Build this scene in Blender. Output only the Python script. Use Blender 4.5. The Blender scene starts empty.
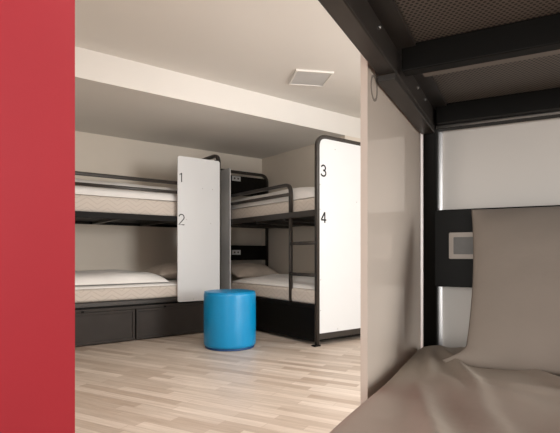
import bpy, bmesh, math, random
from mathutils import Vector, Matrix, noise
random.seed(4)
SC = bpy.context.scene
COL = SC.collection
PI = math.pi

# ------------------------------------------------------------------ materials
def new_mat(name):
    m = bpy.data.materials.new(name); m.use_nodes = True
    nt = m.node_tree
    return m, nt, nt.nodes['Principled BSDF']

def paint(name, col, rough=0.5, var=0.05, scale=6.0, metallic=0.0, bump=0.0, bscale=60.0, spec=0.5):
    m, nt, b = new_mat(name)
    b.inputs['Roughness'].default_value = rough
    b.inputs['Metallic'].default_value = metallic
    b.inputs['Specular IOR Level'].default_value = spec
    tc = nt.nodes.new('ShaderNodeTexCoord')
    n = nt.nodes.new('ShaderNodeTexNoise'); n.inputs['Scale'].default_value = scale
    n.inputs['Detail'].default_value = 3
    nt.links.new(tc.outputs['Object'], n.inputs['Vector'])
    r = nt.nodes.new('ShaderNodeValToRGB')
    r.color_ramp.elements[0].position = 0.3; r.color_ramp.elements[1].position = 0.7
    r.color_ramp.elements[0].color = (*[c*(1-var) for c in col], 1)
    r.color_ramp.elements[1].color = (*[min(1, c*(1+var)) for c in col], 1)
    nt.links.new(n.outputs['Fac'], r.inputs['Fac'])
    nt.links.new(r.outputs['Color'], b.inputs['Base Color'])
    if bump:
        n2 = nt.nodes.new('ShaderNodeTexNoise'); n2.inputs['Scale'].default_value = bscale
        n2.inputs['Detail'].default_value = 4
        nt.links.new(tc.outputs['Object'], n2.inputs['Vector'])
        bp = nt.nodes.new('ShaderNodeBump'); bp.inputs['Strength'].default_value = bump
        bp.inputs['Distance'].default_value = 0.01
        nt.links.new(n2.outputs['Fac'], bp.inputs['Height'])
        nt.links.new(bp.outputs['Normal'], b.inputs['Normal'])
    return m

def floor_mat(angle):
    m, nt, b = new_mat('light_oak_floor')
    L = nt.links.new
    tc = nt.nodes.new('ShaderNodeTexCoord')
    mp = nt.nodes.new('ShaderNodeMapping'); mp.inputs['Rotation'].default_value = (0, 0, -angle)
    L(tc.outputs['Object'], mp.inputs['Vector'])
    br = nt.nodes.new('ShaderNodeTexBrick')
    br.inputs['Scale'].default_value = 1.0
    br.inputs['Brick Width'].default_value = 0.52; br.inputs['Row Height'].default_value = 0.062
    br.inputs['Mortar Size'].default_value = 0.0012; br.inputs['Mortar Smooth'].default_value = 0.3
    br.offset = 0.37; br.offset_frequency = 2; br.squash = 0.7; br.squash_frequency = 3
    br.inputs['Color1'].default_value = (0, 0, 0, 1); br.inputs['Color2'].default_value = (1, 1, 1, 1)
    br.inputs['Mortar'].default_value = (0.0, 0.0, 0.0, 1)
    L(mp.outputs['Vector'], br.inputs['Vector'])
    rp = nt.nodes.new('ShaderNodeValToRGB')
    e = rp.color_ramp.elements
    e[0].position = 0.0; e[0].color = (0.46, 0.365, 0.29, 1)
    e[1].position = 1.0; e[1].color = (0.70, 0.615, 0.535, 1)
    x = e.new(0.35); x.color = (0.57, 0.485, 0.41, 1)
    x = e.new(0.7); x.color = (0.65, 0.56, 0.48, 1)
    L(br.outputs['Color'], rp.inputs['Fac'])
    mp2 = nt.nodes.new('ShaderNodeMapping'); mp2.inputs['Scale'].default_value = (2.2, 42.0, 1.0)
    L(mp.outputs['Vector'], mp2.inputs['Vector'])
    n = nt.nodes.new('ShaderNodeTexNoise'); n.inputs['Scale'].default_value = 1.4
    n.inputs['Detail'].default_value = 5; n.inputs['Roughness'].default_value = 0.65
    L(mp2.outputs['Vector'], n.inputs['Vector'])
    rg = nt.nodes.new('ShaderNodeValToRGB')
    rg.color_ramp.elements[0].position = 0.3; rg.color_ramp.elements[0].color = (0.80, 0.765, 0.735, 1)
    rg.color_ramp.elements[1].position = 0.7; rg.color_ramp.elements[1].color = (1.08, 1.08, 1.09, 1)
    L(n.outputs['Fac'], rg.inputs['Fac'])
    mx = nt.nodes.new('ShaderNodeMix'); mx.data_type = 'RGBA'; mx.blend_type = 'MULTIPLY'
    mx.inputs['Factor'].default_value = 1.0
    L(rp.outputs['Color'], mx.inputs['A']); L(rg.outputs['Color'], mx.inputs['B'])
    L(mx.outputs['Result'], b.inputs['Base Color'])
    b.inputs['Roughness'].default_value = 0.42
    bp = nt.nodes.new('ShaderNodeBump'); bp.inputs['Strength'].default_value = 0.15
    bp.inputs['Distance'].default_value = 0.003
    L(n.outputs['Fac'], bp.inputs['Height']); L(bp.outputs['Normal'], b.inputs['Normal'])
    return m

def perforated_mat(angle):
    """dark sheet metal with a staggered pattern of punched holes"""
    m, nt, b = new_mat('perforated_steel')
    L = nt.links.new
    tc = nt.nodes.new('ShaderNodeTexCoord')
    mp = nt.nodes.new('ShaderNodeMapping'); mp.inputs['Rotation'].default_value = (0, 0, -angle)
    L(tc.outputs['Object'], mp.inputs['Vector'])
    sx = nt.nodes.new('ShaderNodeSeparateXYZ'); L(mp.outputs['Vector'], sx.inputs['Vector'])
    P = 0.0078
    def mth(op, a, bb=None):
        nd = nt.nodes.new('ShaderNodeMath'); nd.operation = op
        for i, v in enumerate((a, bb)):
            if v is None: continue
            if isinstance(v, (int, float)): nd.inputs[i].default_value = v
            else: L(v, nd.inputs[i])
        return nd.outputs[0]
    def cell(ox, oy):
        u = mth('SUBTRACT', mth('FRACT', mth('ADD', mth('DIVIDE', sx.outputs['X'], P), ox)), 0.5)
        v = mth('SUBTRACT', mth('FRACT', mth('ADD', mth('DIVIDE', sx.outputs['Y'], P*1.732), oy)), 0.5)
        v = mth('MULTIPLY', v, 1.732)
        return mth('SQRT', mth('ADD', mth('MULTIPLY', u, u), mth('MULTIPLY', v, v)))
    d = mth('MINIMUM', cell(0, 0), cell(0.5, 0.5))
    rp = nt.nodes.new('ShaderNodeValToRGB')
    rp.color_ramp.elements[0].position = 0.26; rp.color_ramp.elements[0].color = (0.004, 0.004, 0.004, 1)
    rp.color_ramp.elements[1].position = 0.34; rp.color_ramp.elements[1].color = (0.145, 0.122, 0.103, 1)
    L(d, rp.inputs['Fac']); L(rp.outputs['Color'], b.inputs['Base Color'])
    b.inputs['Roughness'].default_value = 0.5
    return m

def ticking_mat():
    """mattress cover: quilted chevrons on pale grey-beige cloth"""
    m, nt, b = new_mat('mattress_ticking')
    L = nt.links.new
    tc = nt.nodes.new('ShaderNodeTexCoord')
    sx = nt.nodes.new('ShaderNodeSeparateXYZ'); L(tc.outputs['Object'], sx.inputs['Vector'])
    def mth(op, a, bb=None):
        nd = nt.nodes.new('ShaderNodeMath'); nd.operation = op
        for k, v in enumerate((a, bb)):
            if v is None: continue
            if isinstance(v, (int, float)): nd.inputs[k].default_value = v
            else: L(v, nd.inputs[k])
        return nd.outputs[0]
    tri = mth('MULTIPLY', mth('ABSOLUTE', mth('SUBTRACT', mth('FRACT', mth('DIVIDE', mth('ADD', sx.outputs['X'], sx.outputs['Y']), 0.17)), 0.5)), 0.11)
    ln = mth('FRACT', mth('DIVIDE', mth('ADD', sx.outputs['Z'], tri), 0.042))
    w = nt.nodes.new('ShaderNodeValToRGB')
    e = w.color_ramp.elements
    e[0].position = 0.0; e[0].color = (0.50, 0.445, 0.395, 1)
    e[1].position = 0.3; e[1].color = (0.60, 0.545, 0.49, 1)
    L(ln, w.inputs['Fac'])
    L(w.outputs['Color'], b.inputs['Base Color'])
    b.inputs['Roughness'].default_value = 0.9
    return m

M = dict(
    black=paint('black_powder_coat', (0.0045, 0.004, 0.0033), 0.5, 0.1, 20, spec=0.12),
    rail=paint('dark_brown_powder_coat', (0.032, 0.027, 0.0235), 0.38, 0.1, 20, spec=0.35),
    drawer=paint('dark_brown_drawer_front', (0.034, 0.028, 0.0245), 0.6, 0.1, 8, spec=0.3),
    white=paint('white_laminate', (0.64, 0.655, 0.67), 0.34, 0.01, 3, spec=0.35),
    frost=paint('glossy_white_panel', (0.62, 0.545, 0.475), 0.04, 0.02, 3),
    wall=paint('warm_white_wall', (0.70, 0.64, 0.56), 0.85, 0.02, 2, bump=0.05, bscale=120),
    ceil=paint('ceiling_white', (0.76, 0.735, 0.70), 0.9, 0.01, 2),
    red=paint('red_wall_paint', (0.40, 0.020, 0.035), 0.55, 0.03, 2, bump=0.03, bscale=120),
    blue=paint('blue_leatherette', (0.0, 0.24, 0.51), 0.33, 0.03, 8, bump=0.06, bscale=220),
    bluedark=paint('dark_blue_base', (0.004, 0.05, 0.16), 0.5),
    duvet=paint('white_cotton', (0.80, 0.785, 0.765), 0.9, 0.02, 6, bump=0.1, bscale=25),
    pillow=paint('beige_pillow_cotton', (0.60, 0.52, 0.45), 0.9, 0.08, 10, bump=0.15, bscale=25),
    taupe=paint('taupe_cotton', (0.335, 0.285, 0.238), 0.85, 0.05, 5, bump=0.1, bscale=30),
    taupedimmed=paint('taupe_cotton_dimmed', (0.262, 0.220, 0.187), 0.85, 0.05, 5, bump=0.1, bscale=30),  # same cloth as the cover, darkened to offset the stronger light on it
    bounce=paint('bounce_light_strip', (0.16, 0.135, 0.115), 0.45, 0.03, 20),  # paler than the beams: bounced light put into the colour
    trim=paint('gloss_white_trim', (0.88, 0.88, 0.89), 0.3, 0.01, 3),
    alu=paint('satin_aluminium', (0.93, 0.93, 0.94), 0.38, 0.01, 3, metallic=1.0),
    board=paint('white_wall_board', (0.68, 0.64, 0.60), 0.6, 0.02, 2),
    socket=paint('beige_metal_plate', (0.29, 0.235, 0.19), 0.4, 0.03, 20),
    socketin=paint('grey_socket_insert', (0.10, 0.09, 0.082), 0.5, 0.06, 60),
    digit=paint('dark_grey_print', (0.03, 0.03, 0.033), 0.9, spec=0.05),
    ghost=paint('faint_grey_print', (0.27, 0.235, 0.205), 0.12),
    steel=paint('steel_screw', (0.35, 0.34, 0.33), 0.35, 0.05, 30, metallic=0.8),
    vent=paint('grey_vent_face', (0.60, 0.60, 0.60), 0.6, 0.02),
    tick=ticking_mat(),
    pale=paint('pale_rail', (0.26, 0.235, 0.215), 0.3, 0.05),
)

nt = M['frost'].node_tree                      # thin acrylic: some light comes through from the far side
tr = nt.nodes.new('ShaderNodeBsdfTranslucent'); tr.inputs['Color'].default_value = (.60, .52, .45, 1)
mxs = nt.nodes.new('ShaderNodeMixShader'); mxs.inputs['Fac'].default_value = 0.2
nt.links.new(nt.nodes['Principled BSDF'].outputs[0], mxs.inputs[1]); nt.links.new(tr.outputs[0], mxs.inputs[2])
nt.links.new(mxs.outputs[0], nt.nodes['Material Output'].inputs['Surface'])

# ------------------------------------------------------------------ mesh helpers
IDM = lambda v: v
def add_box(bm, a, b, f=IDM, bevel=0.0, seg=2):
    a = Vector(a); b = Vector(b)
    t = bmesh.new()
    c = [Vector((x, y, z)) for x in (a.x, b.x) for y in (a.y, b.y) for z in (a.z, b.z)]
    vs = [t.verts.new(p) for p in c]
    for q in ((0,1,3,2),(4,6,7,5),(0,4,5,1),(2,3,7,6),(0,2,6,4),(1,5,7,3)):
        t.faces.new([vs[i] for i in q])
    bmesh.ops.recalc_face_normals(t, faces=t.faces[:])
    if bevel:
        bmesh.ops.bevel(t, geom=t.edges[:]+t.verts[:], offset=bevel, segments=seg, affect='EDGES', profile=0.5)
    merge(bm, t, f)

def merge(bm, t, f=IDM):
    m = {}
    for v in t.verts: m[v] = bm.verts.new(f(v.co.copy()))
    for fc in t.faces:
        try:
            n = bm.faces.new([m[v] for v in fc.verts]); n.smooth = fc.smooth
        except ValueError: pass
    t.free()

def round_path(pts, r, n=6):
    """polyline with its inner corners rounded"""
    pts = [Vector(p) for p in pts]; out = [pts[0]]
    for i in range(1, len(pts)-1):
        p, a, b = pts[i], pts[i-1], pts[i+1]
        da = (a-p); db = (b-p)
        rr = min(r, da.length*.49, db.length*.49)
        A = p+da.normalized()*rr; B = p+db.normalized()*rr
        for k in range(n+1):
            t = k/n
            out.append(A*(1-t)**2 + p*2*t*(1-t) + B*t*t)
    out.append(pts[-1]); return out

def add_tube(bm, pts, rad, f=IDM, n=10, square=False, flat=1.0):
    pts = [Vector(p) for p in pts]
    t = bmesh.new(); rings = []
    up = None
    for i, p in enumerate(pts):
        if i == 0: d = pts[1]-pts[0]
        elif i == len(pts)-1: d = pts[-1]-pts[-2]
        else: d = (pts[i+1]-p).normalized()+(p-pts[i-1]).normalized()
        d.normalize()
        if up is None:
            ref = Vector((0,0,1)) if abs(d.z) < .9 else Vector((1,0,0))
            u = d.cross(ref).normalized()
        else:
            u = (up - d*up.dot(d)).normalized()
        up = u; w = d.cross(u)
        ring = []
        for k in range(n):
            if square:
                a = 2*PI*(k+.5)/n
                c, s = math.cos(a), math.sin(a)
                e = 0.35
                c2 = math.copysign(abs(c)**e, c); s2 = math.copysign(abs(s)**e, s)
            else:
                a = 2*PI*k/n; c2, s2 = math.cos(a), math.sin(a)
            ring.append(t.verts.new(p+u*(c2*rad)+w*(s2*rad*flat)))
        rings.append(ring)
    for i in range(len(rings)-1):
        for k in range(n):
            fc = t.faces.new((rings[i][k], rings[i][(k+1) % n], rings[i+1][(k+1) % n], rings[i+1][k])); fc.smooth = True
    t.faces.new(list(reversed(rings[0]))); t.faces.new(rings[-1])
    merge(bm, t, f)

def add_lathe(bm, prof, c, f=IDM, n=48):
    t = bmesh.new(); rings = []
    for r, z in prof:
        if r < 1e-6: rings.append([t.verts.new((c[0], c[1], z))])
        else: rings.append([t.verts.new((c[0]+r*math.cos(2*PI*k/n), c[1]+r*math.sin(2*PI*k/n), z)) for k in range(n)])
    for i in range(len(rings)-1):
        A, B = rings[i], rings[i+1]
        for k in range(n):
            q = [A[k % len(A)], A[(k+1) % len(A)], B[(k+1) % len(B)], B[k % len(B)]]
            q2 = []
            for v in q:
                if v not in q2: q2.append(v)
            fc = t.faces.new(q2); fc.smooth = True
    merge(bm, t, f)

def add_plate(bm, w0, w1, h0, h1, r, depth0, depth1, f, n=6, rb=None):
    """rounded-corner sheet in the (a,b) plane, thickness along c: f takes Vector(a,b,c)"""
    t = bmesh.new(); out = []
    rb = r if rb is None else rb
    for cx, cy, a0, r in ((w1-r, h1-r, 0, r), (w0+r, h1-r, PI/2, r), (w0+rb, h0+rb, PI, rb), (w1-rb, h0+rb, 1.5*PI, rb)):
        for k in range(n+1):
            a = a0+PI/2*k/n
            out.append((cx+r*math.cos(a), cy+r*math.sin(a)))
    A = [t.verts.new((x, y, depth0)) for x, y in out]; B = [t.verts.new((x, y, depth1)) for x, y in out]
    t.faces.new(A); t.faces.new(list(reversed(B)))
    for i in range(len(out)):
        j = (i+1) % len(out); t.faces.new((A[i], B[i], B[j], A[j]))
    merge(bm, t, f)

def obj(name, bm, mat, parent=None, smooth=False, label=None):
    bmesh.ops.recalc_face_normals(bm, faces=bm.faces[:])
    me = bpy.data.meshes.new(name); bm.to_mesh(me); bm.free()
    me.materials.append(mat)
    if smooth:
        for p in me.polygons: p.use_smooth = True
    o = bpy.data.objects.new(name, me); COL.objects.link(o)
    if parent is not None: o.parent = parent
    if label: o['label'] = label
    return o

def tag(o, label, cat, group=None):
    o['label'] = label; o['category'] = cat
    if group: o['group'] = group
    return o

def thing(name, label, cat, loc, group=None):
    o = bpy.data.objects.new(name, None); COL.objects.link(o)
    o.empty_display_size = 0.1
    o.location = loc
    return tag(o, label, cat, group)

def struct(name, bm, mat):
    o = obj(name, bm, mat); o['kind'] = 'structure'; return o

# ------------------------------------------------------------------ camera
H = 0.78
YAW = math.radians(-37.0)
cam = bpy.data.cameras.new('camera'); co = bpy.data.objects.new('camera', cam); COL.objects.link(co)
co.location = (0, 0, H); co.rotation_euler = (PI/2, 0, YAW)
cam.sensor_width = 36; cam.lens = 462/560*36; cam.shift_y = 37.5/560; cam.clip_start = 0.02
SC.camera = co

# ------------------------------------------------------------------ near-bed frame of reference
ND = Vector((math.sin(math.radians(64.7)), math.cos(math.radians(64.7)), 0))   # towards its head
NS = Vector((ND.y, -ND.x, 0))                                                   # away from its open side
NO = Vector((0.9986, 0.697, 0))

# ------------------------------------------------------------------ room
CEIL = 2.245; SOF = 2.03; SY = 3.47; XR = 3.47; XW = 3.80; YB = 5.0; XL = 0.15
b = bmesh.new(); add_box(b, (-2.9, -3.3, -0.1), (XW+.12, YB+.12, 0))
struct('floor', b, floor_mat(math.atan2(NS.y, NS.x)))
b = bmesh.new(); add_box(b, (-2.9, -3.3, CEIL), (XW+.12, YB+.12, CEIL+.1)); struct('ceiling', b, M['ceil'])
b = bmesh.new(); add_box(b, (XL, SY, SOF), (XW, YB, CEIL)); struct('wall_soffit', b, M['ceil'])
b = bmesh.new(); add_box(b, (XL-.12, YB, 0), (XR+.12, YB+.12, CEIL)); struct('wall_back', b, M['wall'])
b = bmesh.new(); add_box(b, (XL-.12, 1.83, 0), (XL, YB, CEIL)); struct('wall_left', b, M['wall'])
# right wall with its window opening
WY0, WY1, WZ0, WZ1 = -0.3, 1.7, 0.6, 2.12
b = bmesh.new()
add_box(b, (XW, -3.3, 0), (XW+.12, WY0, CEIL)); add_box(b, (XW, WY1, 0), (XW+.12, SY, CEIL))
add_box(b, (XW, WY0, 0), (XW+.12, WY1, WZ0)); add_box(b, (XW, WY0, WZ1), (XW+.12, WY1, CEIL))
struct('wall_right', b, M['wall'])
b = bmesh.new(); add_box(b, (XR, SY, 0), (XW+.12, YB, SOF)); struct('wall_alcove', b, M['wall'])
b = bmesh.new(); add_box(b, (-2.9, 1.706, 0), (0.396, 1.83, CEIL)); struct('wall_red', b, M['red'])

def N(p):   # near-bed local -> world
    return NO + NS*p.x + ND*p.y + Vector((0, 0, p.z))
# partition behind the near bed's head
b = bmesh.new(); add_box(b, (-0.028, 0.034, 0), (1.75, 0.14, CEIL), N); struct('wall_partition', b, M['board'])
b = bmesh.new(); add_box(b, (-0.031, 0.026, 0), (0.0235, 0.034, CEIL), N); struct('trim_1', b, M['alu'])

# ------------------------------------------------------------------ printed digits (strokes in a 0.6 x 1 box)
def arc(cx, cy, rx, ry, a0, a1, n=14):
    return [(cx+rx*math.cos(math.radians(a0+(a1-a0)*k/n)), cy+ry*math.sin(math.radians(a0+(a1-a0)*k/n))) for k in range(n+1)]
DIG = {
    '1': [[(0.12, 0.80), (0.34, 1.0), (0.34, 0.0)]],
    '2': [arc(.3, .72, .27, .28, 165, -35)+[(0.02, 0.0), (0.6, 0.0)]],
    '3': [arc(.29, .75, .25, .25, 165, -75)+[(.3, .52)], [(.24, .53)]+arc(.29, .27, .3, .27, 80, -165)],
    '4': [[(0.46, 0.0), (0.46, 1.0)], [(0.45, 1.0), (0.02, 0.28)], [(0.0, 0.28), (0.64, 0.28)]],
    '6': [arc(.3, .33, .29, .33, 0, 360, 26), [(.03, .40), (.06, .62), (.16, .85), (.32, 1.0)]],
}
def digit(ch, x, z, h, f, parent, mat, w=0.0095, flip=False, depth=0.0012):
    """f maps (a along the panel, height, out) to the parent's space"""
    b = bmesh.new()
    for st in DIG[ch]:
        pts = [Vector((((.6-px) if flip else px)*h, pz*h, 0)) for px, pz in st]
        t = bmesh.new(); Ls = []; Rs = []
        for i, p in enumerate(pts):
            d = (pts[min(i+1, len(pts)-1)]-pts[max(i-1, 0)]).normalized()
            n = Vector((-d.y, d.x, 0))*w/2
            row = []
            for q in (p+n, p-n):
                row.append((t.verts.new((x+q.x, z+q.y, 0)), t.verts.new((x+q.x, z+q.y, depth))))
            Ls.append(row[0]); Rs.append(row[1])
        for i in range(len(pts)-1):
            t.faces.new((Ls[i][1], Ls[i+1][1], Rs[i+1][1], Rs[i][1])); t.faces.new((Ls[i][0], Rs[i][0], Rs[i+1][0], Ls[i+1][0]))
            t.faces.new((Ls[i][0], Ls[i+1][0], Ls[i+1][1], Ls[i][1])); t.faces.new((Rs[i][0], Rs[i][1], Rs[i+1][1], Rs[i+1][0]))
        merge(b, t, f)
    return obj('number', b, mat, parent, label='printed number %s' % ch)

def screw(x, z, f, parent, r=0.005):
    b = bmesh.new(); add_lathe(b, [(0, 0.003), (r*.7, 0.003), (r, 0.0), (0, 0)], (x, z), f, 10)
    return obj('screw', b, M['steel'], parent)

# ------------------------------------------------------------------ bunk beds
TOP = 1.80
def bunk(label, O, d, s, L, W, guard=1.43, panel=0.46, digits=(), end_panel=False, drawers=False, near=False,
         sockets=True, ladder=0.36, panel_mat='white'):
    """O: floor point of the head post on the open side; d: towards the head; s: from the open side inwards"""
    root = thing('bunk_bed', label, 'bunk bed', O, 'dormitory bunk beds')
    d = Vector(d); s = Vector(s)
    P = lambda p: s*p.x + d*p.y + Vector((0, 0, p.z))
    R = 0.017
    bl = M['black']; rl = M['rail']
    RZ0, RZ1 = (1.088, 1.15) if near else (1.085, 1.138) if drawers else (1.105, 1.157)
    # tube end frames with rounded top corners
    for y in (0.0, -L):
        b = bmesh.new()
        add_tube(b, round_path([(0, y, 0.012), (0, y, TOP-R), (W, y, TOP-R), (W, y, 0.012)], 0.10, 8), R, P, 12, True)
        add_box(b, (0, y-.001 if end_panel and y < -.1 else y-.014, RZ0), (W, y+.018, RZ1-.004), P, .003)
        if y < -.1 or not near: add_box(b, (0, y-.014, .055), (W, y+.014, .105), P, .003)
        obj('end_frame', b, bl if near else rl, root)
        for x in (0.0, W):
            b = bmesh.new(); add_box(b, (x-.045 if x == 0 else x-.02, y-.025, 0), (x+.02 if x == 0 else x+.045, y+.025, .012), P, .004)
            obj('foot_pad', b, bl, root)
    # upper side rails
    for x0 in (-0.018, W-.013):
        b = bmesh.new()
        add_box(b, (x0, -L-.004, RZ0), (x0+.031, -.012 if near else .0, RZ1), P, .003)
        if x0 < 0 and near:
            add_box(b, (x0+.031, -L+.02, 1.131), (x0+.062, -.03, 1.1365), P)
        obj('side_rail', b, rl if (near or not drawers) else bl, root)
    # upper deck
    if near:
        b = bmesh.new(); add_box(b, (.014, -L+.02, 1.137), (W-.014, -.02, 1.142), P)
        obj('bunk_deck', b, perforated_mat(math.atan2(s.y, s.x)), root, label='perforated dark sheet-metal deck')
        for y in (-.405, -.405-.55, -.405-1.1):
            b = bmesh.new(); add_box(b, (.02, y, 1.092), (W-.02, y+.028, 1.1365), P, .002)
            cb = obj('cross_beam', b, bl, root)
            b = bmesh.new(); add_box(b, (.05, y+.028, 1.0925), (W-.05, y+.046, 1.0945), P); obj('beam_bounce_strip', b, M['bounce'], cb)  # added pale strip standing in for bounce light under the beam
        b = bmesh.new(); add_box(b, (.02, -.05, 1.093), (W-.02, -.012, 1.1365), P, .002)
        obj('cross_beam', b, bl, root)
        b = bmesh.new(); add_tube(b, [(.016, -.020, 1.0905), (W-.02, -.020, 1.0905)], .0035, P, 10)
        obj('edge_highlight', b, M['steel'], root)  # thin steel line added as the highlight along the head beam
        b = bmesh.new(); add_box(b, (-.0195, -.416, 1.077), (.0125, -.020, 1.0885), P, .0015)
        obj('panel_bracket', b, rl, root)
        for y, z in ((-.235, 1.119), (-.155, 1.119), (-.52, 1.119)):
            screw(0, 0, lambda v, y=y, z=z: P(Vector((.0132+v.z, y+v.x, z+v.y))), root, .0035)
    else:
        b = bmesh.new(); add_box(b, (.012, -L+.015, 1.112), (W-.012, -.015, 1.13), P)
        obj('bunk_deck', b, bl, root)
        for y in (-.5, -1.0, -1.45):
            b = bmesh.new(); add_box(b, (.01, y, 1.085), (W-.01, y+.03, 1.112), P, .002)
            obj('cross_beam', b, rl, root)
    # guard rail bending down into the ladder
    ly = -L+ladder
    b = bmesh.new()
    add_tube(b, round_path([(0, .0, guard), (0, ly, guard), (0, ly, RZ1)], .075, 8), .0155, P, 12, True)
    add_tube(b, [(0, 0, guard-.088), (0, ly, guard-.088)], .014, P, 12, True)
    obj('guard_rail', b, rl, root)
    b = bmesh.new(); add_tube(b, [(0, ly, .345), (0, ly, RZ0+.01)], .0145, P, 12, True); obj('ladder_post', b, rl, root)
    for z in (.875, .60):
        b = bmesh.new(); add_tube(b, [(0, ly, z), (0, -L, z)], .0145, P, 12, True); obj('ladder_rung', b, rl, root)
    # lower frame and plinth
    if drawers:
        b = bmesh.new(); add_box(b, (-.012, -L, .328), (W, 0, .366), P, .004); obj('lower_rail', b, M['rail'], root)
        b = bmesh.new(); add_box(b, (.02, -L+.02, .02), (W-.02, -.02, .33), P); obj('plinth', b, bl, root)
        ys = [-.125, -.852, -1.579, -L+.01]
        b = bmesh.new(); add_box(b, (-.004, -L, .285), (.018, -.0, .312), P, .003)
        obj('drawer_top_rail', b, M['drawer'], root)
        segs = [(-.02, -.118)] + [(ys[i]-.006, ys[i+1]+.006) for i in range(3)]
        for a, c in segs:
            if abs(a-c) < .2:
                b = bmesh.new(); add_box(b, (.0, c, .012), (.02, a, .283), P, .003); obj('end_stile', b, M['drawer'], root); continue
            b = bmesh.new()
            add_box(b, (.004, c, .012), (.022, a, .283), P, .003)
            w = .022                                             # raised frame round the front
            add_box(b, (-.005, c, .012), (.006, a, .012+w), P, .002); add_box(b, (-.005, c, .283-w), (.006, a, .283), P, .002)
            add_box(b, (-.005, c, .012+w), (.006, c+w, .283-w), P, .002); add_box(b, (-.005, a-w, .012+w), (.006, a, .283-w), P, .002)
            dr = obj('drawer', b, M['drawer'], root)
            b = bmesh.new(); yy = c+.27
            add_box(b, (-.012, yy-.012, .284), (.003, yy+.012, .300), P, .004)
            obj('catch', b, bl, dr)
    else:
        b = bmesh.new(); add_box(b, (-.012, -L, .315), (W, 0, .345), P, .003); obj('lower_rail', b, bl, root)
        b = bmesh.new(); add_box(b, (.0, -L+.02, .03), (W-.02, -.02, .318), P); obj('plinth', b, bl, root)
    # headboards
    for z0, z1 in (((.70, .888) if near else (.705, .886)), (1.50, 1.735)):
        b = bmesh.new(); add_box(b, (.0, -.016, z0), (W, .004, z1), P, .002)
        hb = obj('headboard', b, bl, root)
        if sockets and not (near and z0 > 1):
            if near: x0, w, zc, hh = .046, .15, .800, .063
            else: x0, w, zc, hh = .30, .12, (.80 if z0 < 1 else 1.70), .058
            Q = lambda v: P(Vector((v.x, -.016-v.z, v.y)))
            b = bmesh.new(); add_plate(b, x0, x0+w, zc-hh/2, zc+hh/2, .003, 0, .007, Q)
            sk = obj('socket', b, M['socket'] if near else M['white'], hb)
    if near:
        b = bmesh.new()
        Q = lambda v: P(Vector((v.x, -.0232-v.z, v.y)))
        add_plate(b, .0565, .185, .800-.0205, .800+.0205, .002, 0, .0012, Q)
        obj('socket_insert', b, M['socketin'], root)
    else:
        for zc in (.80, 1.70):
            for k in range(2):
                Q = lambda v: P(Vector((v.x, -.0232-v.z, v.y)))
                b = bmesh.new(); add_lathe(b, [(0, .001), (.012, .001), (.012, 0), (0, 0)], (.335+k*.05, zc), Q, 14)
                obj('socket_hole', b, M['socketin'], root)
    # privacy panel screwed on the open side at the head
    x0, x1 = (-.0353, -.0233)
    Q = lambda v: P(Vector((v.z, v.x, v.y)))
    b = bmesh.new(); add_plate(b, -.009-panel, -.009,   .325, 1.71, .022 if not near else .015, x0, x1, Q)
    pn = obj('privacy_panel', b, M[panel_mat], root, label='white panel at the head of the open side')
    for ch, y, z, h in digits:
        if near:
            digit(ch, y, z, h, lambda v: P(Vector((x1+v.z, v.x, v.y))), pn, M['ghost'], .004, True)
        else:
            digit(ch, y, z, h, lambda v: P(Vector((x0-v.z, v.x, v.y))), pn, M['digit'])
    if drawers:
        for y, z in ((-.2, 1.42), (-.09, 1.42), (-.11, 1.08), (-.37, 1.11), (-.3, .345)):
            screw(y, z, lambda v: P(Vector((x0-v.z, v.x, v.y))), pn, .004)
    if end_panel:
        Q = lambda v: P(Vector((v.x, -L-.004-v.z, v.y)))
        b = bmesh.new(); add_plate(b, .012, W-.012, .098, TOP-.03, .075, -.006, .006, Q, 6, .006)
        ep = obj('end_panel', b, M['white'], root, label='white panel filling the foot frame')
        Q2 = lambda v: P(Vector((v.x, -L-.010-v.z, v.y)))
        digit('3', .036, 1.445, .092, Q2, ep, M['digit'], .0135)
        digit('4', .036, 1.045, .092, Q2, ep, M['digit'], .0135)
        for x, z in ((.025, 1.37), (.025, 1.16), (.03, .56), (.03, .30), (.23, .125), (.47, 1.25), (.2, 1.69)):
            screw(x, z, Q2, ep, .004)
    return root

bunk('black-framed bunk bed along the back wall, numbers 1 and 2 on its white panel',
     (2.315, 4.10, 0), (1, 0, 0), (0, 1, 0), 2.0, .86, guard=1.455, panel=.452,
     digits=(('1', -.452, 1.462, .088), ('2', -.452, 1.058, .098)), drawers=True, sockets=False)
bunk('black-framed bunk bed with a ladder and white end panel numbered 3 and 4',
     (2.605, 4.84, 0), (0, 1, 0), (1, 0, 0), 1.905, .83, guard=1.412, panel=.52, end_panel=True)
bunk('nearest bunk bed with black perforated upper deck over taupe bedding',
     NO, ND, NS, 2.0, .9, panel=.449, digits=(('6', -.440, 1.045, .062),), near=True, panel_mat='frost', guard=1.45)

# ------------------------------------------------------------------ bedding
def fr(O, d, s):
    O = Vector(O); d = Vector(d); s = Vector(s)
    return lambda p: O + s*p.x + d*p.y + Vector((0, 0, p.z))
FA = fr((2.315, 4.10, 0), (1, 0, 0), (0, 1, 0))
FB = fr((2.605, 4.84, 0), (0, 1, 0), (1, 0, 0))
FN = fr(NO, ND, NS)

def mattress(F, x0, x1, y0, y1, z0, z1, label, group):
    b = bmesh.new(); add_box(b, (x0, y0, z0), (x1, y1, z1), F, .028, 4)
    o = obj('mattress', b, M['tick'], smooth=False)
    for p in o.data.polygons: p.use_smooth = len(p.vertices) > 0 and p.area < .05
    return tag(o, label, 'mattress', group)

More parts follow.
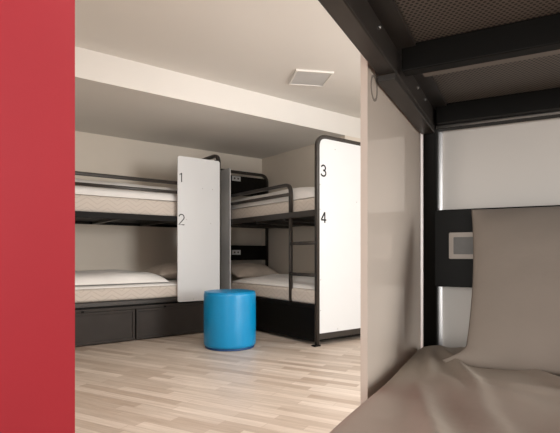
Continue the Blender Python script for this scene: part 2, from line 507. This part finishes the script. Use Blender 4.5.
def slab(name, F, x0, x1, y0, y1, z0, th, mat, seed, amp=.012, sc=3.0, nx=36, ny=70, ex=5.0, skew=None, fold=None):
    b = bmesh.new(); top = []; bot = []
    for i in range(nx+1):
        rt = []; rb = []
        for j in range(ny+1):
            u = i/nx*2-1; v = j/ny*2-1
            # denser sampling at rims
            u = math.copysign(1-(1-abs(u))**1.7, u); v = math.copysign(1-(1-abs(v))**1.7, v)
            e = max(0, (1-abs(u)**ex))**.5*max(0, (1-abs(v)**ex))**.5
            x = x0+(x1-x0)*(u+1)/2; y = y0+(y1-y0)*(v+1)/2
            wob = noise.noise(Vector((x*sc, y*sc, seed)))*amp + noise.noise(Vector((x*sc*2.7, y*sc*1.3, seed+9)))*amp*.5
            hh = th*e + wob*e
            if fold: hh += fold(x, y)*e
            ox = noise.noise(Vector((y*2.1, seed, 1.3)))*.012*abs(u)
            rt.append(b.verts.new(F(Vector((x+ox, y, z0+max(hh, .004*e+.0005))))))
            rb.append(b.verts.new(F(Vector((x+ox, y, z0)))))
        top.append(rt); bot.append(rb)
    for i in range(nx):
        for j in range(ny):
            b.faces.new((top[i][j], top[i+1][j], top[i+1][j+1], top[i][j+1]))
            b.faces.new((bot[i][j], bot[i][j+1], bot[i+1][j+1], bot[i+1][j]))
    for i in range(nx):
        for j in (0, ny): b.faces.new((top[i][j], top[i+1][j], bot[i+1][j], bot[i][j]))
    for j in range(ny):
        for i in (0, nx): b.faces.new((top[i][j], top[i][j+1], bot[i][j+1], bot[i][j]))
    bmesh.ops.remove_doubles(b, verts=b.verts[:], dist=1e-6)
    return obj(name, b, mat, smooth=True)

def pillow(name, C, A, B, N_, w, h, t, mat, seed, pull=.06, tip=None, wr=.006):
    """cushion centred at C: A across, B up, N_ out; w,h full size, t full thickness"""
    b = bmesh.new(); n = 36; A = Vector(A).normalized(); B = Vector(B).normalized(); N_ = Vector(N_).normalized(); C = Vector(C)
    F_, K = [], []
    for i in range(n+1):
        f, k = [], []
        for j in range(n+1):
            u = i/n*2-1; v = j/n*2-1
            u = math.copysign(1-(1-abs(u))**1.5, u); v = math.copysign(1-(1-abs(v))**1.5, v)
            pu = 1-pull*(1-v*v); pv = 1-pull*(1-u*u)
            th = t/2*max(0, 1-abs(u)**2.6)**.62*max(0, 1-abs(v)**2.6)**.62
            wb = noise.noise(Vector((u*2.2, v*2.2, seed)))*wr + noise.noise(Vector((u*5, v*3, seed+3)))*wr*.5
            q = C + A*(u*w/2*pu) + B*(v*h/2*pv)
            if tip:
                du, dv, off = tip
                g = max(0, 1-math.hypot(u-du, v-dv)/.20)**1.5
                q += Vector(off)*g
            f.append(b.verts.new(q + N_*(th+wb*min(1, th/t*6))))
            k.append(b.verts.new(q - N_*(th-wb*min(1, th/t*6))))
        F_.append(f); K.append(k)
    for i in range(n):
        for j in range(n):
            b.faces.new((F_[i][j], F_[i+1][j], F_[i+1][j+1], F_[i][j+1])); b.faces.new((K[i][j], K[i][j+1], K[i+1][j+1], K[i+1][j]))
    bmesh.ops.remove_doubles(b, verts=b.verts[:], dist=1e-5)
    return obj(name, b, mat, smooth=True)

Z = Vector((0, 0, 1)); X = Vector((1, 0, 0)); Y = Vector((0, 1, 0))
G = 'bunk mattresses'; GD = 'white duvets on the bunks'; GP = 'beige bunk pillows'
# bunk 1 / 2
mattress(FA, .03, .83, -1.97, -.03, 1.131, 1.285, 'beige upper mattress at number 1, behind grey guard bars', G)
tag(slab('duvet', FA, .035, .82, -1.95, -.05, 1.286, .155, M['duvet'], 1.0, .012), 'white duvet on the upper bunk beside number 1', 'duvet', GD)
mattress(FA, .0, .83, -1.97, -.03, .367, .482, 'beige quilted lower mattress above the dark drawers', G)
tag(slab('bed_sheet', FA, .005, .82, -1.93, -.06, .4825, .034, M['duvet'], 2.0, .004), 'flat white sheet on the lower mattress above the drawers', 'sheet')
tag(slab('duvet', FA, .02, .80, -1.90, -.52, .517, .105, M['duvet'], 3.0, .018, ex=4.5), 'puffy white duvet on the lower bunk above the drawers', 'duvet', GD)
tag(pillow('pillow', FA(Vector((.50, -.30, .60))), Y, X+Z*.12, Z-X*.12, .58, .46, .16, M['pillow'], 1.5), 'beige pillow on the lower bunk partly behind number 2 panel', 'pillow', GP)
# bunk 3 / 4
mattress(FB, .03, .80, -1.87, -.03, 1.131, 1.275, 'beige upper mattress at number 3, behind black guard rail', G)
tag(slab('duvet', FB, .035, .79, -1.84, -.05, 1.276, .14, M['duvet'], 4.0, .014), 'white duvet on the upper bunk beside number 3', 'duvet', GD)
mattress(FB, .0, .80, -1.87, -.03, .346, .475, 'beige lower mattress behind the ladder of bunk 4', G)
tag(slab('duvet', FB, .01, .78, -1.84, -.50, .4755, .085, M['duvet'], 5.0, .02, ex=3.0), 'white duvet on the lower bunk behind the ladder', 'duvet', GD)
tag(pillow('pillow', FB(Vector((.42, -.26, .575))), X, Y+Z*.25, Z-Y*.25, .62, .42, .17, M['pillow'], 2.5), 'beige pillow under the black headboard behind the blue stool', 'pillow', GP)
# nearest bunk
mattress(FN, .0, .88, -1.97, -.03, .346, .49, 'mattress of the nearest bunk under the taupe cover', G)
CREASES = [(.03, -.06, .16, -.50, .012, .008), (.07, -.05, .30, -.38, .013, .007), (.02, -.09, .06, -.40, .010, .006),
           (.10, -.36, .55, -.47, .012, .007), (.05, -.45, .18, -.85, .014, .007), (.30, -.36, .70, -.52, .011, .006)]
for k in range(26):
    ax = random.uniform(.0, .55); ay = random.uniform(-.75, -.05); an = random.uniform(-1.25, -.25); ln = random.uniform(.12, .35)
    CREASES.append((ax, ay, ax+ln*math.cos(an), ay+ln*math.sin(an), random.uniform(.009, .018), random.uniform(.0015, .004)))
def near_fold(x, y):
    f = 0
    for (ax, ay, bx, by, wd, hh) in CREASES:
        d = Vector((bx-ax, by-ay)); p = Vector((x-ax, y-ay)); t = max(0, min(1, p.dot(d)/d.length_squared))
        dist = (p-d*t).length
        f += 1.5*hh*math.exp(-(dist/wd)**2)*math.sin(PI*min(1, max(0, t*.9+.05)))
    return f
tag(slab('bed_cover', FN, -.0225, .90, -1.98, -.022, .4905, .080, M['taupe'], 7.0, .006, 5.0, 120, 170, 40.0, fold=near_fold),
    'creased taupe bed cover on the nearest lower bunk', 'bed cover')
bv = Vector((0, .17, .317)).normalized()
nB = ND*bv.y + Z*bv.z; nN = -ND*bv.z + Z*bv.y
tag(pillow('pillow', FN(Vector((.438, -.184, .722))), NS, nB, nN, .67, .355, .13, M['taupedimmed'], 4.5, pull=.03,
           tip=(-1, -.96, tuple(-NS*.040+Z*.004))),
    'large taupe pillow standing against the nearest black headboard', 'pillow')

# ------------------------------------------------------------------ stool
st = thing('round_stool', 'bright blue round upholstered stool on the wood floor', 'stool', (2.008, 3.367, 0))
b = bmesh.new()
r = .218
prof = [(0, .018), (r-.012, .018), (r-.003, .026), (r, .045), (r+.001, .25), (r, .435)]
prof += [(r-.03+.03*math.cos(a*PI/16), .44+.03*math.sin(a*PI/16)) for a in range(0, 9)]
prof += [(r*.7, .4725), (r*.35, .474), (0, .4745)]
add_lathe(b, prof, (0, 0), IDM, 64); obj('upholstery', b, M['blue'], st)
b = bmesh.new(); add_lathe(b, [(0, 0), (r-.014, 0), (r-.012, .003), (r-.012, .018), (0, .018)], (0, 0), IDM, 48); obj('base', b, M['bluedark'], st)
b = bmesh.new(); add_tube(b, [((r-.006)*math.cos(k*2*PI/48), (r-.006)*math.sin(k*2*PI/48), .4635) for k in range(49)], .0028, IDM, 8)
obj('piping', b, M['blue'], st)

# ------------------------------------------------------------------ ceiling vent
vt = thing('ceiling_vent', 'square white-framed grey vent panel on the ceiling', 'vent', (2.51, 2.91, CEIL))
vr = Matrix.Rotation(math.radians(-27), 3, 'Z')
VF = lambda p: vr @ p
b = bmesh.new(); a = .155; w = .014
for p, q in (((-a, -a), (a, -a+w)), ((-a, a-w), (a, a)), ((-a, -a+w), (-a+w, a-w)), ((a-w, -a+w), (a, a-w))):
    add_box(b, (*p, -.015), (*q, 0), VF, .002)
obj('frame', b, M['ceil'], vt)
b = bmesh.new(); add_box(b, (-a+w, -a+w, -.010), (a-w, a-w, 0), VF); obj('vent_face', b, M['vent'], vt)

# ------------------------------------------------------------------ light
def area(name, loc, to, sx, sy, power, col=(1, 1, 1)):
    l = bpy.data.lights.new(name, 'AREA'); l.shape = 'RECTANGLE'; l.size = sx; l.size_y = sy; l.energy = power; l.color = col
    o = bpy.data.objects.new(name, l); COL.objects.link(o); o.location = loc
    o.rotation_euler = (Vector(to)-Vector(loc)).to_track_quat('-Z', 'Y').to_euler(); return o
area('window_daylight', (XW+.10, (WY0+WY1)/2, (WZ0+WZ1)/2), (0, (WY0+WY1)/2, (WZ0+WZ1)/2), WY1-WY0, WZ1-WZ0, 24, (1, .985, .965))
p0 = FN(Vector((.25, -3.3, 1.0)))
area('rear_fill_light', p0, FN(Vector((.3, 0, .85))), 1.8, 1.3, 45, (1, .97, .93))  # added fill beyond the near bed's foot, no window built there
area('far_window_daylight', (2.7, -3.15, 1.3), (2.3, 4, 1.1), 1.4, 1.5, 125, (1, .985, .965))
area('ceiling_fill_light', (1.0, 1.75, CEIL-.03), (1.0, 1.75, 0), .6, .6, 16, (1, .96, .9))  # added unseen fill under the ceiling to lift panels and floor
w = bpy.data.worlds.new('world'); SC.world = w; w.use_nodes = True
w.node_tree.nodes['Background'].inputs['Color'].default_value = (1, .965, .92, 1)
w.node_tree.nodes['Background'].inputs['Strength'].default_value = 1.0
SC.view_settings.view_transform = 'Standard'; SC.view_settings.look = 'None'
SC.view_settings.gamma = 1; SC.view_settings.use_curve_mapping = False
SC.view_settings.exposure = 0.35
